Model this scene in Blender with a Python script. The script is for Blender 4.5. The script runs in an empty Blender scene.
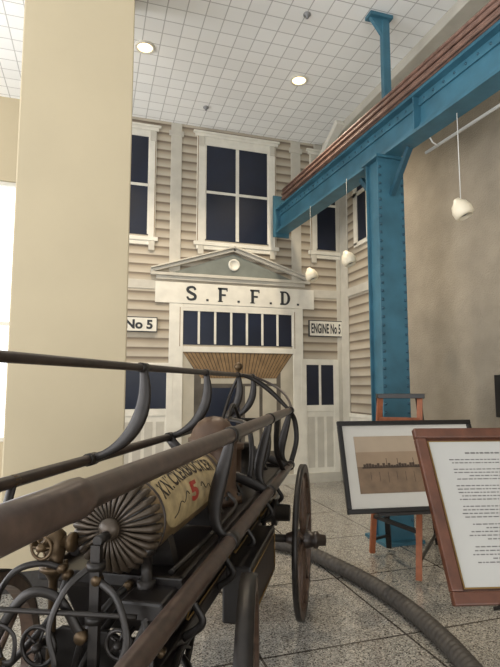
import bpy, bmesh, math, random
from mathutils import Vector, Matrix
random.seed(3)
sc=bpy.context.scene
try: sc.view_settings.view_transform='Standard'
except Exception: pass
sin,cos,pi=math.sin,math.cos,math.pi
YAW=math.radians(17.2); PIT=math.radians(5.77)
CAM=Vector((0,0,1.5)); FL=500.0
FW=Vector((sin(YAW),cos(YAW),0)); RT=Vector((cos(YAW),-sin(YAW),0)); UP=Vector((0,0,1))
CEIL=5.44; FY=7.24; EX=3.80
def ray(px,py):
    v=333.5-py
    return RT*(px-250)+FW*(FL*cos(PIT)-v*sin(PIT))+UP*(FL*sin(PIT)+v*cos(PIT))
def at_F(px,py,F):
    d=ray(px,py); return CAM+d*(F/d.dot(FW))
def on_z(px,py,z=0.0):
    d=ray(px,py); return CAM+d*((z-1.5)/d.z)
def on_y(px,py,y):
    d=ray(px,py); return CAM+d*(y/d.y)
def on_x(px,py,x):
    d=ray(px,py); return CAM+d*(x/d.x)
def V(*a): return Vector(a)

# ------------------------------------------------------------ materials
def lin(c):
    return tuple(((x/255)/12.92 if x/255<=0.04045 else ((x/255+0.055)/1.055)**2.4) for x in c)
def nodes(name):
    m=bpy.data.materials.new(name); m.use_nodes=True
    nt=m.node_tree; b=nt.nodes['Principled BSDF']
    return m,nt,b
def pmat(name,col,rough=0.5,metal=0.0,var=0.12,scale=6.0,bump=0.0,detail=4,bscale=None):
    m,nt,b=nodes(name); c=lin(col)
    tc=nt.nodes.new('ShaderNodeNewGeometry')
    n=nt.nodes.new('ShaderNodeTexNoise'); n.inputs['Scale'].default_value=scale; n.inputs['Detail'].default_value=detail
    nt.links.new(tc.outputs['Position'],n.inputs['Vector'])
    r=nt.nodes.new('ShaderNodeValToRGB')
    r.color_ramp.elements[0].position=0.3; r.color_ramp.elements[1].position=0.7
    r.color_ramp.elements[0].color=tuple(x*(1-var) for x in c)+(1,)
    r.color_ramp.elements[1].color=tuple(min(1,x*(1+var)) for x in c)+(1,)
    nt.links.new(n.outputs['Fac'],r.inputs['Fac']); nt.links.new(r.outputs['Color'],b.inputs['Base Color'])
    b.inputs['Roughness'].default_value=rough; b.inputs['Metallic'].default_value=metal
    if bump:
        src=n
        if bscale:
            src=nt.nodes.new('ShaderNodeTexNoise'); src.inputs['Scale'].default_value=bscale; src.inputs['Detail'].default_value=6
            nt.links.new(tc.outputs['Position'],src.inputs['Vector'])
        bp=nt.nodes.new('ShaderNodeBump'); bp.inputs['Strength'].default_value=bump; bp.inputs['Distance'].default_value=0.01
        nt.links.new(src.outputs['Fac'],bp.inputs['Height']); nt.links.new(bp.outputs['Normal'],b.inputs['Normal'])
    return m
def emat(name,col,st):
    m,nt,b=nodes(name); c=lin(col)
    b.inputs['Base Color'].default_value=c+(1,); b.inputs['Emission Color'].default_value=c+(1,); b.inputs['Emission Strength'].default_value=st
    return m
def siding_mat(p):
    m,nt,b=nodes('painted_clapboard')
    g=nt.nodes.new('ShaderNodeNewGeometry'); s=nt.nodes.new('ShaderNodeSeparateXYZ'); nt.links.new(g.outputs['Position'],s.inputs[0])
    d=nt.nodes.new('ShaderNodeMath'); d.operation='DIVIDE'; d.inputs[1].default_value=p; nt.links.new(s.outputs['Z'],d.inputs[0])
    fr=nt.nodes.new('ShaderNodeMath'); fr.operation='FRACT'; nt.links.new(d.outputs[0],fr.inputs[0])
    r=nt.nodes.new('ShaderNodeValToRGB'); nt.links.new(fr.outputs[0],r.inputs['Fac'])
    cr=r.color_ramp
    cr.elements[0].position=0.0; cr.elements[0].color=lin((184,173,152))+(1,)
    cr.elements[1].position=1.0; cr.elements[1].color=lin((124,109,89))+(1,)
    for pos,c in ((0.10,(198,188,169)),(0.40,(188,177,156)),(0.68,(164,150,127)),(0.88,(116,101,81))):  # mural's highlight and shadow lines at each lap, painted into the colour
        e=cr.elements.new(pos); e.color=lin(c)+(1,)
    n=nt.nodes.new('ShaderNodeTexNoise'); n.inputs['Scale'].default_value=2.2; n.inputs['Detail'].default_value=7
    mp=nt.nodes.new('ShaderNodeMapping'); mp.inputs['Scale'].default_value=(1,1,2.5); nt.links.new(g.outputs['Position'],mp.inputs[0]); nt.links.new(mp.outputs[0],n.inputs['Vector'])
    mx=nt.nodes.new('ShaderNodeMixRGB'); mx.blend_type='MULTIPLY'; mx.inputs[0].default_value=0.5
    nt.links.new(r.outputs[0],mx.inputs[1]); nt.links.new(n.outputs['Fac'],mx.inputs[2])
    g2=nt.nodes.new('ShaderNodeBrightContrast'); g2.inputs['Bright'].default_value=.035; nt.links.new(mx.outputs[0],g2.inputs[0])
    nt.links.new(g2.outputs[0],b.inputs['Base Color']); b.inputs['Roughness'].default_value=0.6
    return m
def grid_mat(name,size,mortar,c1,c2,cm,rough,speck=None,bias=0.0):
    m,nt,b=nodes(name)
    g=nt.nodes.new('ShaderNodeNewGeometry')
    br=nt.nodes.new('ShaderNodeTexBrick'); br.offset=0; br.squash=1
    br.inputs['Scale'].default_value=1; br.inputs['Brick Width'].default_value=size; br.inputs['Row Height'].default_value=size
    br.inputs['Mortar Size'].default_value=mortar; br.inputs['Mortar Smooth'].default_value=0.1
    br.inputs['Color1'].default_value=lin(c1)+(1,); br.inputs['Color2'].default_value=lin(c2)+(1,); br.inputs['Mortar'].default_value=lin(cm)+(1,)
    nt.links.new(g.outputs['Position'],br.inputs['Vector'])
    out=br.outputs['Color']
    if speck:
        v=nt.nodes.new('ShaderNodeTexVoronoi'); v.inputs['Scale'].default_value=speck; nt.links.new(g.outputs['Position'],v.inputs['Vector'])
        sp=nt.nodes.new('ShaderNodeSeparateColor'); nt.links.new(v.outputs['Color'],sp.inputs[0])
        r=nt.nodes.new('ShaderNodeValToRGB'); r.color_ramp.interpolation='CONSTANT'
        r.color_ramp.elements[0].color=(0.22,0.21,0.20,1); r.color_ramp.elements[1].position=0.84; r.color_ramp.elements[1].color=(1.5,1.46,1.4,1)
        e=r.color_ramp.elements.new(0.15); e.color=(0.6,0.57,0.54,1)
        e=r.color_ramp.elements.new(0.38); e.color=(1,1,1,1)
        nt.links.new(sp.outputs[0],r.inputs['Fac'])
        mx=nt.nodes.new('ShaderNodeMixRGB'); mx.blend_type='MULTIPLY'; mx.inputs[0].default_value=1
        nt.links.new(out,mx.inputs[1]); nt.links.new(r.outputs[0],mx.inputs[2]); out=mx.outputs[0]
    nt.links.new(out,b.inputs['Base Color']); b.inputs['Roughness'].default_value=rough
    return m
PITCH=0.135
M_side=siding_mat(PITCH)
M_ceil=grid_mat('ceiling_tile',0.205,0.006,(242,243,241),(236,237,235),(186,186,184),0.8)
M_floor=grid_mat('terrazzo',0.92,0.008,(158,155,148),(151,148,140),(76,71,65),0.08,speck=140)
M_conc=pmat('concrete',(152,142,125),0.9,var=0.12,scale=3.5,bump=0.9,detail=9,bscale=60)
M_plaster=pmat('cream_plaster',(190,177,148),0.75,var=0.03,scale=2)
M_white=pmat('white_trim',(214,211,199),0.5,var=0.08,scale=6)
M_trim2=pmat('grey_trim',(186,182,170),0.5,var=0.08,scale=6)
M_tymp=pmat('tympanum',(112,117,110),0.6,var=0.15,scale=5)
M_navy=pmat('navy_glass',(20,28,46),0.3,var=0.3,scale=1.5)
M_letter=pmat('black_letter',(38,42,46),0.5,var=0.1)
M_dletter=pmat('drum_letter',(40,30,22),0.5,var=0.15)
M_slat=pmat('brown_slat',(128,104,72),0.6,var=0.2,scale=9)
M_slatd=pmat('brown_slat_gap',(78,62,44),0.6,var=0.2,scale=9)
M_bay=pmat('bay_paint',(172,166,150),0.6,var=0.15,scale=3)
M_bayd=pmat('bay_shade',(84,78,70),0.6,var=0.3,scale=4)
M_blue=pmat('blue_steel',(56,102,120),0.48,var=0.2,scale=4)
M_blued=pmat('blue_steel_dark',(36,76,92),0.48,var=0.12,scale=4)
M_pipe=pmat('copper_pipe',(118,90,78),0.6,0.0,var=0.3,scale=12)
M_steelw=pmat('white_conduit',(205,205,200),0.4,var=0.05)
M_cord=pmat('grey_cord',(140,138,130),0.5,var=0.05)
M_base=pmat('dark_base',(56,53,50),0.4,var=0.2,scale=60)
M_wood=pmat('dark_wood',(48,38,32),0.4,var=0.35,scale=22)
M_wheel=pmat('wheel_wood',(76,58,46),0.45,var=0.35,scale=22)
M_wood2=pmat('brown_bar',(66,52,44),0.36,var=0.38,scale=26,detail=8)
M_iron=pmat('black_iron',(35,31,28),0.42,0.3,var=0.35,scale=22,detail=8)
M_tub=pmat('tub_black',(27,23,21),0.32,var=0.3,scale=8)
M_gold=pmat('gold_line',(132,104,58),0.4,0.4,var=0.15,scale=10)
M_drum=pmat('drum_paint',(104,86,60),0.4,var=0.38,scale=20,detail=10)
M_panel=pmat('drum_panel_paint',(160,142,104),0.42,var=0.3,scale=24,detail=10)
M_rib=pmat('rib_bronze',(68,58,47),0.42,0.3,var=0.3,scale=14)
M_brass=pmat('aged_brass',(82,66,46),0.4,0.6,var=0.25,scale=14)
M_copper=pmat('copper_dome',(80,60,45),0.45,0.2,var=0.3,scale=9)
M_red=pmat('oxide_red',(146,46,34),0.4,var=0.2,scale=10)
M_hose=pmat('rubber_hose',(62,58,53),0.6,var=0.2,scale=25)
M_easel=pmat('easel_wood',(150,88,56),0.45,var=0.2,scale=20)
M_black=pmat('black_lacquer',(24,22,22),0.35,var=0.1)
M_mat=pmat('mat_board',(208,205,197),0.7,var=0.02)
M_paper=pmat('paper',(174,173,168),0.7,var=0.02)
M_sep0=pmat('sepia_high_sky',(176,158,136),0.5,var=0.06,scale=6)
M_sep=pmat('sepia_sky',(156,134,110),0.5,var=0.1,scale=6)
M_sep2=pmat('sepia_water',(126,104,82),0.5,var=0.18,scale=14)
M_sep3=pmat('sepia_dark',(68,52,40),0.5,var=0.2,scale=14)
M_frame=pmat('walnut_frame',(86,51,35),0.35,var=0.3,scale=16)
M_ink=pmat('ink',(96,94,92),0.6,var=0.05)
M_bulb=emat('lamp_glow',(255,226,170),4.0)
M_lampw=pmat('lamp_cream',(222,212,188),0.4,var=0.05)
M_glass=pmat('dim',(120,120,120),0.3)

# ------------------------------------------------------------ builder
class Bd:
    def __init__(s): s.bm=bmesh.new(); s.mi=0
    def face(s,vs,sm=False):
        try:
            f=s.bm.faces.new(vs); f.material_index=s.mi; f.smooth=sm
        except ValueError: pass
    def obox(s,c,ax,ay,az):
        v=[s.bm.verts.new(c+ax*i+ay*j+az*k) for i in(-1,1) for j in(-1,1) for k in(-1,1)]
        for q in((0,1,3,2),(4,6,7,5),(0,4,5,1),(2,3,7,6),(0,2,6,4),(1,5,7,3)): s.face([v[i] for i in q])
        return s
    def box(s,x0,x1,y0,y1,z0,z1):
        return s.obox(V((x0+x1)/2,(y0+y1)/2,(z0+z1)/2),V(abs(x1-x0)/2,0,0),V(0,abs(y1-y0)/2,0),V(0,0,abs(z1-z0)/2))
    def beam(s,a,b,w,h,up=UP):
        d=(b-a); L=d.length; d=d/L; x=d.cross(up)
        if x.length<1e-4: x=d.cross(V(1,0,0))
        x.normalize(); y=x.cross(d)
        return s.obox((a+b)/2,d*L/2,x*w/2,y*h/2)
    def prism(s,pts,ext):
        a=[s.bm.verts.new(p) for p in pts]; b=[s.bm.verts.new(p+ext) for p in pts]; n=len(pts)
        s.face(a[::-1]); s.face(b)
        for i in range(n): s.face([a[i],a[(i+1)%n],b[(i+1)%n],b[i]])
        return s
    def tube(s,pts,r,n=10,closed=False,flat=1.0,up0=None):
        N=len(pts); rs=r if isinstance(r,(list,tuple)) else [r]*N
        rings=[]; u=None
        for i,p in enumerate(pts):
            if closed: t=(pts[(i+1)%N]-pts[i-1])
            else: t=(pts[min(i+1,N-1)]-pts[max(i-1,0)])
            t.normalize()
            if u is None:
                a=up0 if up0 else (UP if abs(t.z)<0.9 else V(1,0,0))
                u=a-t*a.dot(t)
            else: u=u-t*u.dot(t)
            u.normalize(); w=t.cross(u)
            rings.append([s.bm.verts.new(p+(u*cos(2*pi*k/n)*flat+w*sin(2*pi*k/n))*rs[i]) for k in range(n)])
        M=N if closed else N-1
        for i in range(M):
            A,B_=rings[i],rings[(i+1)%N]
            for k in range(n): s.face([A[k],A[(k+1)%n],B_[(k+1)%n],B_[k]],True)
        if not closed: s.face(rings[0][::-1]); s.face(rings[-1])
        return s
    def lathe(s,o,ax,prof,n=24,smooth=True):
        ax=ax.normalized(); a=UP if abs(ax.z)<0.9 else V(1,0,0)
        u=(a-ax*a.dot(ax)).normalized(); w=ax.cross(u); rings=[]
        for t,r in prof:
            if r<1e-5: rings.append([s.bm.verts.new(o+ax*t)])
            else: rings.append([s.bm.verts.new(o+ax*t+(u*cos(2*pi*k/n)+w*sin(2*pi*k/n))*r) for k in range(n)])
        for A,B_ in zip(rings,rings[1:]):
            for k in range(n):
                k2=(k+1)%n
                if len(A)==1 and len(B_)==1: continue
                if len(A)==1: s.face([A[0],B_[k2],B_[k]],smooth)
                elif len(B_)==1: s.face([A[k],A[k2],B_[0]],smooth)
                else: s.face([A[k],A[k2],B_[k2],B_[k]],smooth)
        return s
    def obj(s,name,mats,parent=None,bevel=0,**props):
        s.bm.verts.ensure_lookup_table()
        bmesh.ops.recalc_face_normals(s.bm,faces=s.bm.faces[:])
        xs=[v.co for v in s.bm.verts]
        lo=V(min(v.x for v in xs),min(v.y for v in xs),min(v.z for v in xs)); hi=V(max(v.x for v in xs),max(v.y for v in xs),max(v.z for v in xs))
        c=(lo+hi)/2
        for v in s.bm.verts: v.co-=c
        me=bpy.data.meshes.new(name); s.bm.to_mesh(me); s.bm.free()
        for m in (mats if isinstance(mats,(list,tuple)) else [mats]): me.materials.append(m)
        o=bpy.data.objects.new(name,me); sc.collection.objects.link(o)
        p=c.copy()
        if parent:
            o.parent=parent; q=parent
            while q: p=p-q.location; q=q.parent
        o.location=p
        if bevel:
            b=o.modifiers.new('b','BEVEL'); b.width=bevel; b.segments=2; b.limit_method='ANGLE'
        for k,v in props.items(): o[k]=v
        return o
def thing(name,loc,label,cat,group=None):
    e=bpy.data.objects.new(name,None); e.empty_display_size=0.1; e.location=loc; sc.collection.objects.link(e)
    e['label']=label; e['category']=cat
    if group: e['group']=group
    return e
def struct(name,loc):
    e=bpy.data.objects.new(name,None); e.location=loc; sc.collection.objects.link(e); e['kind']='structure'; return e
def bez(p0,p1,p2,p3,n=14):
    return [p0*(1-t)**3+p1*3*t*(1-t)**2+p2*3*t*t*(1-t)+p3*t**3 for t in [i/n for i in range(n+1)]]
def catmull(P,n=10):
    out=[]; Q=[P[0]*2-P[1]]+P+[P[-1]*2-P[-2]]
    for i in range(1,len(Q)-2):
        a,b,c,d=Q[i-1:i+3]
        for k in range(n):
            t=k/n; out.append(0.5*((2*b)+(c-a)*t+(2*a-5*b+4*c-d)*t*t+(3*b-a-3*c+d)*t**3))
    out.append(P[-1]); return out
def text_into(b,txt,size,fn,bold=0.0,fit=None,norm=None):
    cu=bpy.data.curves.new('t','FONT'); cu.body=txt; cu.size=size; cu.align_x='CENTER'; cu.align_y='CENTER'; cu.offset=bold; cu.resolution_u=4
    if norm: cu.space_character=norm
    o=bpy.data.objects.new('t',cu); sc.collection.objects.link(o)
    bpy.context.view_layer.update()
    dg=bpy.context.evaluated_depsgraph_get(); me=bpy.data.meshes.new_from_object(o.evaluated_get(dg))
    sx=sy=1.0; cx=cy=0.0
    if fit:
        X=[v.co.x for v in me.vertices]; Y=[v.co.y for v in me.vertices]
        cx=(max(X)+min(X))/2; cy=(max(Y)+min(Y))/2; sx=fit[0]/(max(X)-min(X)); sy=fit[1]/(max(Y)-min(Y))
    vs=[b.bm.verts.new(fn((v.co.x-cx)*sx,(v.co.y-cy)*sy)) for v in me.vertices]
    for p in me.polygons: b.face([vs[i] for i in p.vertices])
    bpy.data.objects.remove(o); bpy.data.meshes.remove(me)

# ------------------------------------------------------------ room shell
XW=-4.6; YB=-4.5; FX0=-0.78; WT=4.25
Bd().box(XW,EX+0.2,YB,FY+2.0,-0.1,0).obj('floor',M_floor,kind='structure')
Bd().box(XW,EX+0.2,YB,FY+0.15,CEIL,CEIL+0.1).obj('ceiling',M_ceil,kind='structure')
yc=on_x(412,300,EX).y
def clap(b,p0,p1,nrm,z0,z1):
    z=z0
    while z<z1-1e-4:
        zt=min(z+PITCH,z1)
        a=b.bm.verts.new(p0+nrm*0.006+UP*z); c=b.bm.verts.new(p1+nrm*0.006+UP*z)
        d=b.bm.verts.new(p1+nrm*0.003+UP*zt); e=b.bm.verts.new(p0+nrm*0.003+UP*zt)
        a2=b.bm.verts.new(p0+nrm*0.003+UP*z); c2=b.bm.verts.new(p1+nrm*0.003+UP*z)
        b.face([a,c,d,e]); b.face([a2,c2,c,a]); z=zt
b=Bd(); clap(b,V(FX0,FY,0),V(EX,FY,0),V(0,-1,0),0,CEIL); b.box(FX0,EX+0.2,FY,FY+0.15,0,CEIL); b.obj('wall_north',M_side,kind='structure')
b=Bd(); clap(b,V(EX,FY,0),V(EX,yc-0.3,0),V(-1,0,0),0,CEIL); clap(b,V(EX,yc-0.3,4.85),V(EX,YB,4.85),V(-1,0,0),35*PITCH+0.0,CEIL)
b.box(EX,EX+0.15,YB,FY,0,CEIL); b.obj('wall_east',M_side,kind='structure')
Bd().box(EX-0.12,EX-0.0,YB,yc,0,4.72).obj('wall_southeast',M_conc,kind='structure')
b=Bd(); b.box(XW,FX0,FY,FY+0.15,0,0.75); b.box(XW,FX0,FY,FY+0.15,WT,CEIL); b.box(FX0-0.04,FX0,FY-0.01,FY+0.15,0.75,WT); b.box(XW,XW+0.2,FY,FY+0.15,0.75,WT)
b.obj('wall_northwest',M_plaster,kind='structure')
b=Bd()
x0,x1=XW+0.2,FX0-0.04
for i in range(4):
    x=x0+(x1-x0)*i/3; b.box(x-0.025,x+0.025,FY+0.03,FY+0.1,0.75,WT)
for z in (0.78,2.3,WT-.03): b.box(x0,x1,FY+0.03,FY+0.1,z-0.025,z+0.025)
b.obj('window_1',M_white,kind='structure')
b=Bd(); b.box(XW-0.15,XW,YB,FY+0.15,0,0.5); b.box(XW-0.15,XW,YB,FY+0.15,4.7,CEIL)
for y in (YB,-1.6,1.3,4.2,FY-0.25): b.box(XW-0.15,XW,y,y+0.4,0.5,4.7)
b.obj('wall_west',M_plaster,kind='structure')
b=Bd(); b.box(EX-0.34,EX-0.012,YB,FY-0.05,CEIL-0.13,CEIL-0.002); b.box(EX-0.14,EX-0.0,YB,yc-0.0,4.72,4.84); b.obj('trim_1',M_trim2,kind='structure',bevel=0.01)

# ------------------------------------------------------------ facade
def R(l,r,t,bt):
    cx=(l+r)/2; my=(t+bt)/2
    return on_y(l,my,FY).x,on_y(r,my,FY).x,max(0,on_y(cx,bt,FY).z),on_y(cx,t,FY).z
DK=0.36
def fb(b,x0,x1,z0,z1,d1,d0=0.0): b.box(x0,x1,FY-max(0.009,d1*DK),FY-d0*DK,z0,z1); return b
wn=[1]
def window(rect,cols,rows,case=0.13,crown=True,m=0.026):
    wn[0]+=1; x0,x1,z0,z1=rect
    e=struct('window_%d'%wn[0],V((x0+x1)/2,FY-0.03,z0))
    fb(Bd(),x0-0.01,x1+0.01,z0-0.01,z1+0.01,0.03).obj('pane',M_navy,e)
    b=Bd()
    fb(b,x0-case,x0,z0-0.04,z1+case,0.07); fb(b,x1,x1+case,z0-0.04,z1+case,0.07); fb(b,x0,x1,z1,z1+case,0.07)
    for i in range(1,cols):
        x=x0+(x1-x0)*i/cols; fb(b,x-m,x+m,z0,z1,0.055)
    for i in range(1,rows):
        z=z0+(z1-z0)*i/rows; fb(b,x0,x1,z-m*.8,z+m*.8,0.05)
    for x in (x0,x1): fb(b,x-m*.7,x+m*.7,z0,z1,0.05)
    b.obj('casing',M_white,e,bevel=0.003)
    b=Bd()
    for x in (x0-case+.015,x1+case-.015): fb(b,x-.005,x+.005,z0-.04,z1+case,0.078,0.06)
    b.obj('casing_line',M_slat,e)
    if crown:
        b=Bd(); fb(b,x0-case-0.03,x1+case+0.03,z1+case,z1+case+0.05,0.11); fb(b,x0-case-0.06,x1+case+0.06,z1+case+0.05,z1+case+0.085,0.14); b.obj('crown',M_white,e,bevel=0.006)
        b=Bd(); fb(b,x0-case-0.04,x1+case+0.04,z0-0.10,z0-0.04,0.12); fb(b,x0-case,x1+case,z0-0.16,z0-0.10,0.08); b.obj('sill',M_white,e,bevel=0.006)
        for x in (x0-case*.5,x1+case*.5):
            for zt,h in ((z1+case,0.16),(z0-0.10,0.14)):
                fb(Bd(),x-0.045,x+0.045,zt-h,zt,0.105,0.06).obj('bracket',M_trim2,e,bevel=0.01)
    return e
wc=R(205,268,150,242); wl=R(116,149,137,234); wr=R(315.5,337,164,250)
window(wc,2,2); window((wl[1]-(wc[1]-wc[0])*.62,wl[1],wc[2],wc[3]),2,2,case=0.1); window((wr[0],wr[1]+0.03,wc[2],wc[3]),1,2,case=0.10)
tn=[1]
def trim(build,mat,bev=0.005):
    tn[0]+=1; b=Bd(); build(b); return b.obj('trim_%d'%tn[0],mat,kind='structure',bevel=bev)
ztop=CEIL-0.01; bandz0=R(150,315,283,306)[2]; bandz1=R(150,315,283,306)[3]
for l,r in ((170,181),(291,300.5)):
    q=R(l,r,150,270)
    trim(lambda b:(fb(b,q[0],q[1],bandz1,ztop,0.055),fb(b,q[0]-0.03,q[1]+0.03,ztop-0.2,ztop-0.12,0.08)),M_trim2)
trim(lambda b:(fb(b,EX-0.09,EX-0.009,0.0,ztop,0.06),b.box(EX-0.028,EX-0.009,FY-0.26,FY-0.026,0,ztop)),M_trim2)
e=struct('window_20',V(EX-.02,6.35,3.3))
b=Bd(); b.box(EX-.012,EX-.008,6.05,6.65,wc[2],wc[3]); b.obj('pane',M_navy,e)
b=Bd()
for y in(6.0,6.35,6.70): b.box(EX-.03,EX-.010,y-(.05 if y!=6.35 else .02),y+(.05 if y!=6.35 else .02),wc[2]-.05,wc[3]+.08)
for z in(wc[2]-.05,(wc[2]+wc[3])/2,wc[3]+.05): b.box(EX-.03,EX-.010,5.95,6.75,z-.03,z+.03)
b.obj('casing',M_white,e)
nb=R(155,313,284,306)
trim(lambda b:(fb(b,FX0,nb[0],bandz1-0.16,bandz1-0.03,0.045),fb(b,nb[1],EX-0.03,bandz1-0.16,bandz1-0.03,0.045),b.box(EX-0.026,EX-0.009,yc,FY-0.03,bandz1-0.16,bandz1-0.03)),M_trim2)
A=on_y(237,251,FY); L_=on_y(156,273,FY); Rr=on_y(304,282,FY); zb=bandz1+0.05
zL=zb+0.05
ped=thing('pediment',V((L_.x+Rr.x)/2,FY-0.1,zb),'painted grey triangular pediment with round medallion above the name board','pediment')
xm=(L_.x+Rr.x)/2; za=A.z
b=Bd(); b.prism([V(L_.x+0.1,FY-0.010,zb),V(Rr.x-0.1,FY-0.010,zb),V(xm,FY-0.010,za-0.06)],V(0,-0.02,0)); b.obj('tympanum',M_tymp,ped)
b=Bd()
for P,Q in ((V(L_.x-0.08,FY-0.045,zL),V(xm+0.02,FY-0.045,za)),(V(Rr.x+0.08,FY-0.045,zL),V(xm-0.02,FY-0.045,za))):
    b.beam(P,Q,0.06,0.045); b.beam(P+V(0,-0.015,0.038),Q+V(0,-0.015,0.038),0.09,0.022)
b.obj('raking_cornice',M_trim2,ped,bevel=0.006)
b=Bd(); fb(b,L_.x-0.08,Rr.x+0.08,zb-0.005,zb+0.04,0.2,0.03); fb(b,L_.x,Rr.x,zb-0.06,zb-0.005,0.12,0.06); b.obj('base_cornice',M_trim2,ped,bevel=0.006)
mz=on_y(238,266,FY).z
Bd().lathe(V(xm,FY-0.03,mz),V(0,-1,0),[(0,0),(0,.09),(0.02,.09),(0.025,.07),(0.01,.06),(0.01,0)],28).obj('medallion',M_white,ped)
sg=thing('name_sign',V((nb[0]+nb[1])/2,FY-0.08,nb[2]),'long white name board lettered S.F.F.D. below the pediment','sign')
fb(Bd(),nb[0],nb[1],nb[2],nb[3]-0.03,0.09,0.03).obj('board',M_white,sg,bevel=0.003)
def ribbon(b,pts,ws,fn):
    N=len(pts); a=[]
    for i,(x,y) in enumerate(pts):
        x2,y2=pts[min(i+1,N-1)]; x1,y1=pts[max(i-1,0)]; dx,dy=x2-x1,y2-y1; L=math.hypot(dx,dy); nx,ny=-dy/L,dx/L; w=ws[i]/2
        a.append((b.bm.verts.new(fn(x+nx*w,y+ny*w)),b.bm.verts.new(fn(x-nx*w,y-ny*w))))
    for p,q in zip(a,a[1:]): b.face([p[0],p[1],q[1],q[0]])
def rect(b,x0,x1,y0,y1,fn): b.face([b.bm.verts.new(fn(x,y)) for x,y in((x0,y0),(x1,y0),(x1,y1),(x0,y1))])
lz=(nb[2]+nb[3]-0.03)/2; H=0.215; YL=FY-0.09*DK-0.003
for ch,px in (('S',191),('.',207),('F',222),('.',238),('F',254),('.',270),('D',284),('.',297)):
    cx=on_y(px,295,FY).x; b=Bd()
    fn=lambda x,y:V(cx+x*H*1.08,YL,lz-H/2+y*H)
    if ch=='.':
        rect(b,-0.08,0.08,0.0,0.15,fn)
    elif ch=='F':
        rect(b,-0.24,-0.05,0,1,fn); rect(b,-0.31,0.02,0,0.07,fn); rect(b,-0.31,0.34,0.86,1,fn); rect(b,-0.05,0.22,0.42,0.56,fn); rect(b,0.26,0.34,0.76,0.86,fn)
    elif ch=='D':
        rect(b,-0.27,-0.08,0.10,0.90,fn); rect(b,-0.34,0.0,0,0.12,fn); rect(b,-0.34,0.0,0.88,1,fn)
        P=[(0.0+0.29*sin(t*pi/12),0.5-0.44*cos(t*pi/12)) for t in range(13)]; ribbon(b,P,[0.12+0.08*sin(t*pi/12)**2 for t in range(13)],fn)
    else:
        P=catmull([V(0.25,0.74,0),V(0.18,0.89,0),V(0.0,0.935,0),V(-0.22,0.84,0),V(-0.21,0.65,0),V(0,0.51,0),V(0.23,0.36,0),V(0.22,0.15,0),V(0,0.065,0),V(-0.19,0.11,0),V(-0.27,0.27,0)],5)
        n=len(P); ribbon(b,[(p.x,p.y) for p in P],[0.14+0.06*sin(pi*i/(n-1))**2 for i in range(n)],fn)
    b.obj('lettering',M_letter,sg)
def sign(rect4,txt,label,fw=.84,bold=.004):
    x0,x1,z0,z1=rect4
    e=thing('station_sign',V((x0+x1)/2,FY-0.05,z0),label,'sign')
    b=Bd(); b.box(x0,x1,FY-0.045,FY-0.010,z0,z1); b.mi=1; b.box(x0+0.013,x1-0.013,FY-0.049,FY-0.040,z0+0.013,z1-0.013); b.obj('board',[M_letter,M_white],e)
    b=Bd(); text_into(b,txt,0.15,lambda x,y:V((x0+x1)/2+x,FY-0.052,(z0+z1)/2+y),bold,fit=((x1-x0)*fw,(z1-z0)*.62)); b.obj('lettering',M_letter,e)
sign(R(120,157,317,332),'No 5','white sign lettered No 5 on clapboard',.74,.006)
sign(R(308,341,321,337),'ENGINE No 5','white sign lettered ENGINE No 5 on clapboard',.88,.004)
tr=R(182,292,313,345)
jl=R(168,182,308,470); jr=R(293,303,308,470)
trim(lambda b:(fb(b,jl[0],jl[1],0,bandz0-0.0,0.075),fb(b,jr[0],jr[1],0,bandz0-0.0,0.075),fb(b,jl[1],jr[0],tr[3]+0.04,bandz0-0.0,0.07),fb(b,jl[1],jr[0],tr[2]-0.12,tr[2]-0.04,0.09)),M_white)
window(tr,7,1,case=0.05,crown=False,m=0.017)
d1=struct('door_1',V((jl[1]+jr[0])/2,FY-0.03,0))
ztp=tr[2]-0.12; W=jr[0]-jl[1]; X0=jl[1]
zlow=ztp-0.38
def fp(b,pts,d=.001,y0=.009): b.prism([V(X0+W*u,FY-y0,z) for u,z in pts],V(0,-d,0))
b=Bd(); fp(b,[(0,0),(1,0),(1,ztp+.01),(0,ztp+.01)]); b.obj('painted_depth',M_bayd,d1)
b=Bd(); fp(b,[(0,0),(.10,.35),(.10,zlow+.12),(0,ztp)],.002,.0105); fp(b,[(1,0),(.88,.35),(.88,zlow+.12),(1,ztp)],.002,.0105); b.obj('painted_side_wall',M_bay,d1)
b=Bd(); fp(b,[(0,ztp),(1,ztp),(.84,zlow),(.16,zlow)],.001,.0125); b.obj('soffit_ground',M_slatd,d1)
b=Bd()
for i in range(28):
    a0=X0+W*i/28; a1=X0+W*(i+0.72)/28
    lo0=X0+W*(0.16+0.68*i/28); lo1=X0+W*(0.16+0.68*(i+0.72)/28)
    b.prism([V(a0,FY-0.014,ztp),V(a1,FY-0.014,ztp),V(lo1,FY-0.014,zlow),V(lo0,FY-0.014,zlow)],V(0,-0.004,0))
b.obj('slatted_soffit',M_slat,d1)
b=Bd()
fp(b,[(.16,zlow-.08),(.84,zlow-.08),(.84,zlow),(.16,zlow)],.002,.0105)
for u0,u1 in((.55,.68),(.71,.84)): fp(b,[(u0,.5),(u1,.5),(u1,zlow-.12),(u0,zlow-.12)],.002,.0105)
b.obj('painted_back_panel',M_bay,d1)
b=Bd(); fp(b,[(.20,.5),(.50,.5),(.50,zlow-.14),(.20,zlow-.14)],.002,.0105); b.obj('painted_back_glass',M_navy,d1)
dn=[1]
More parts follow.
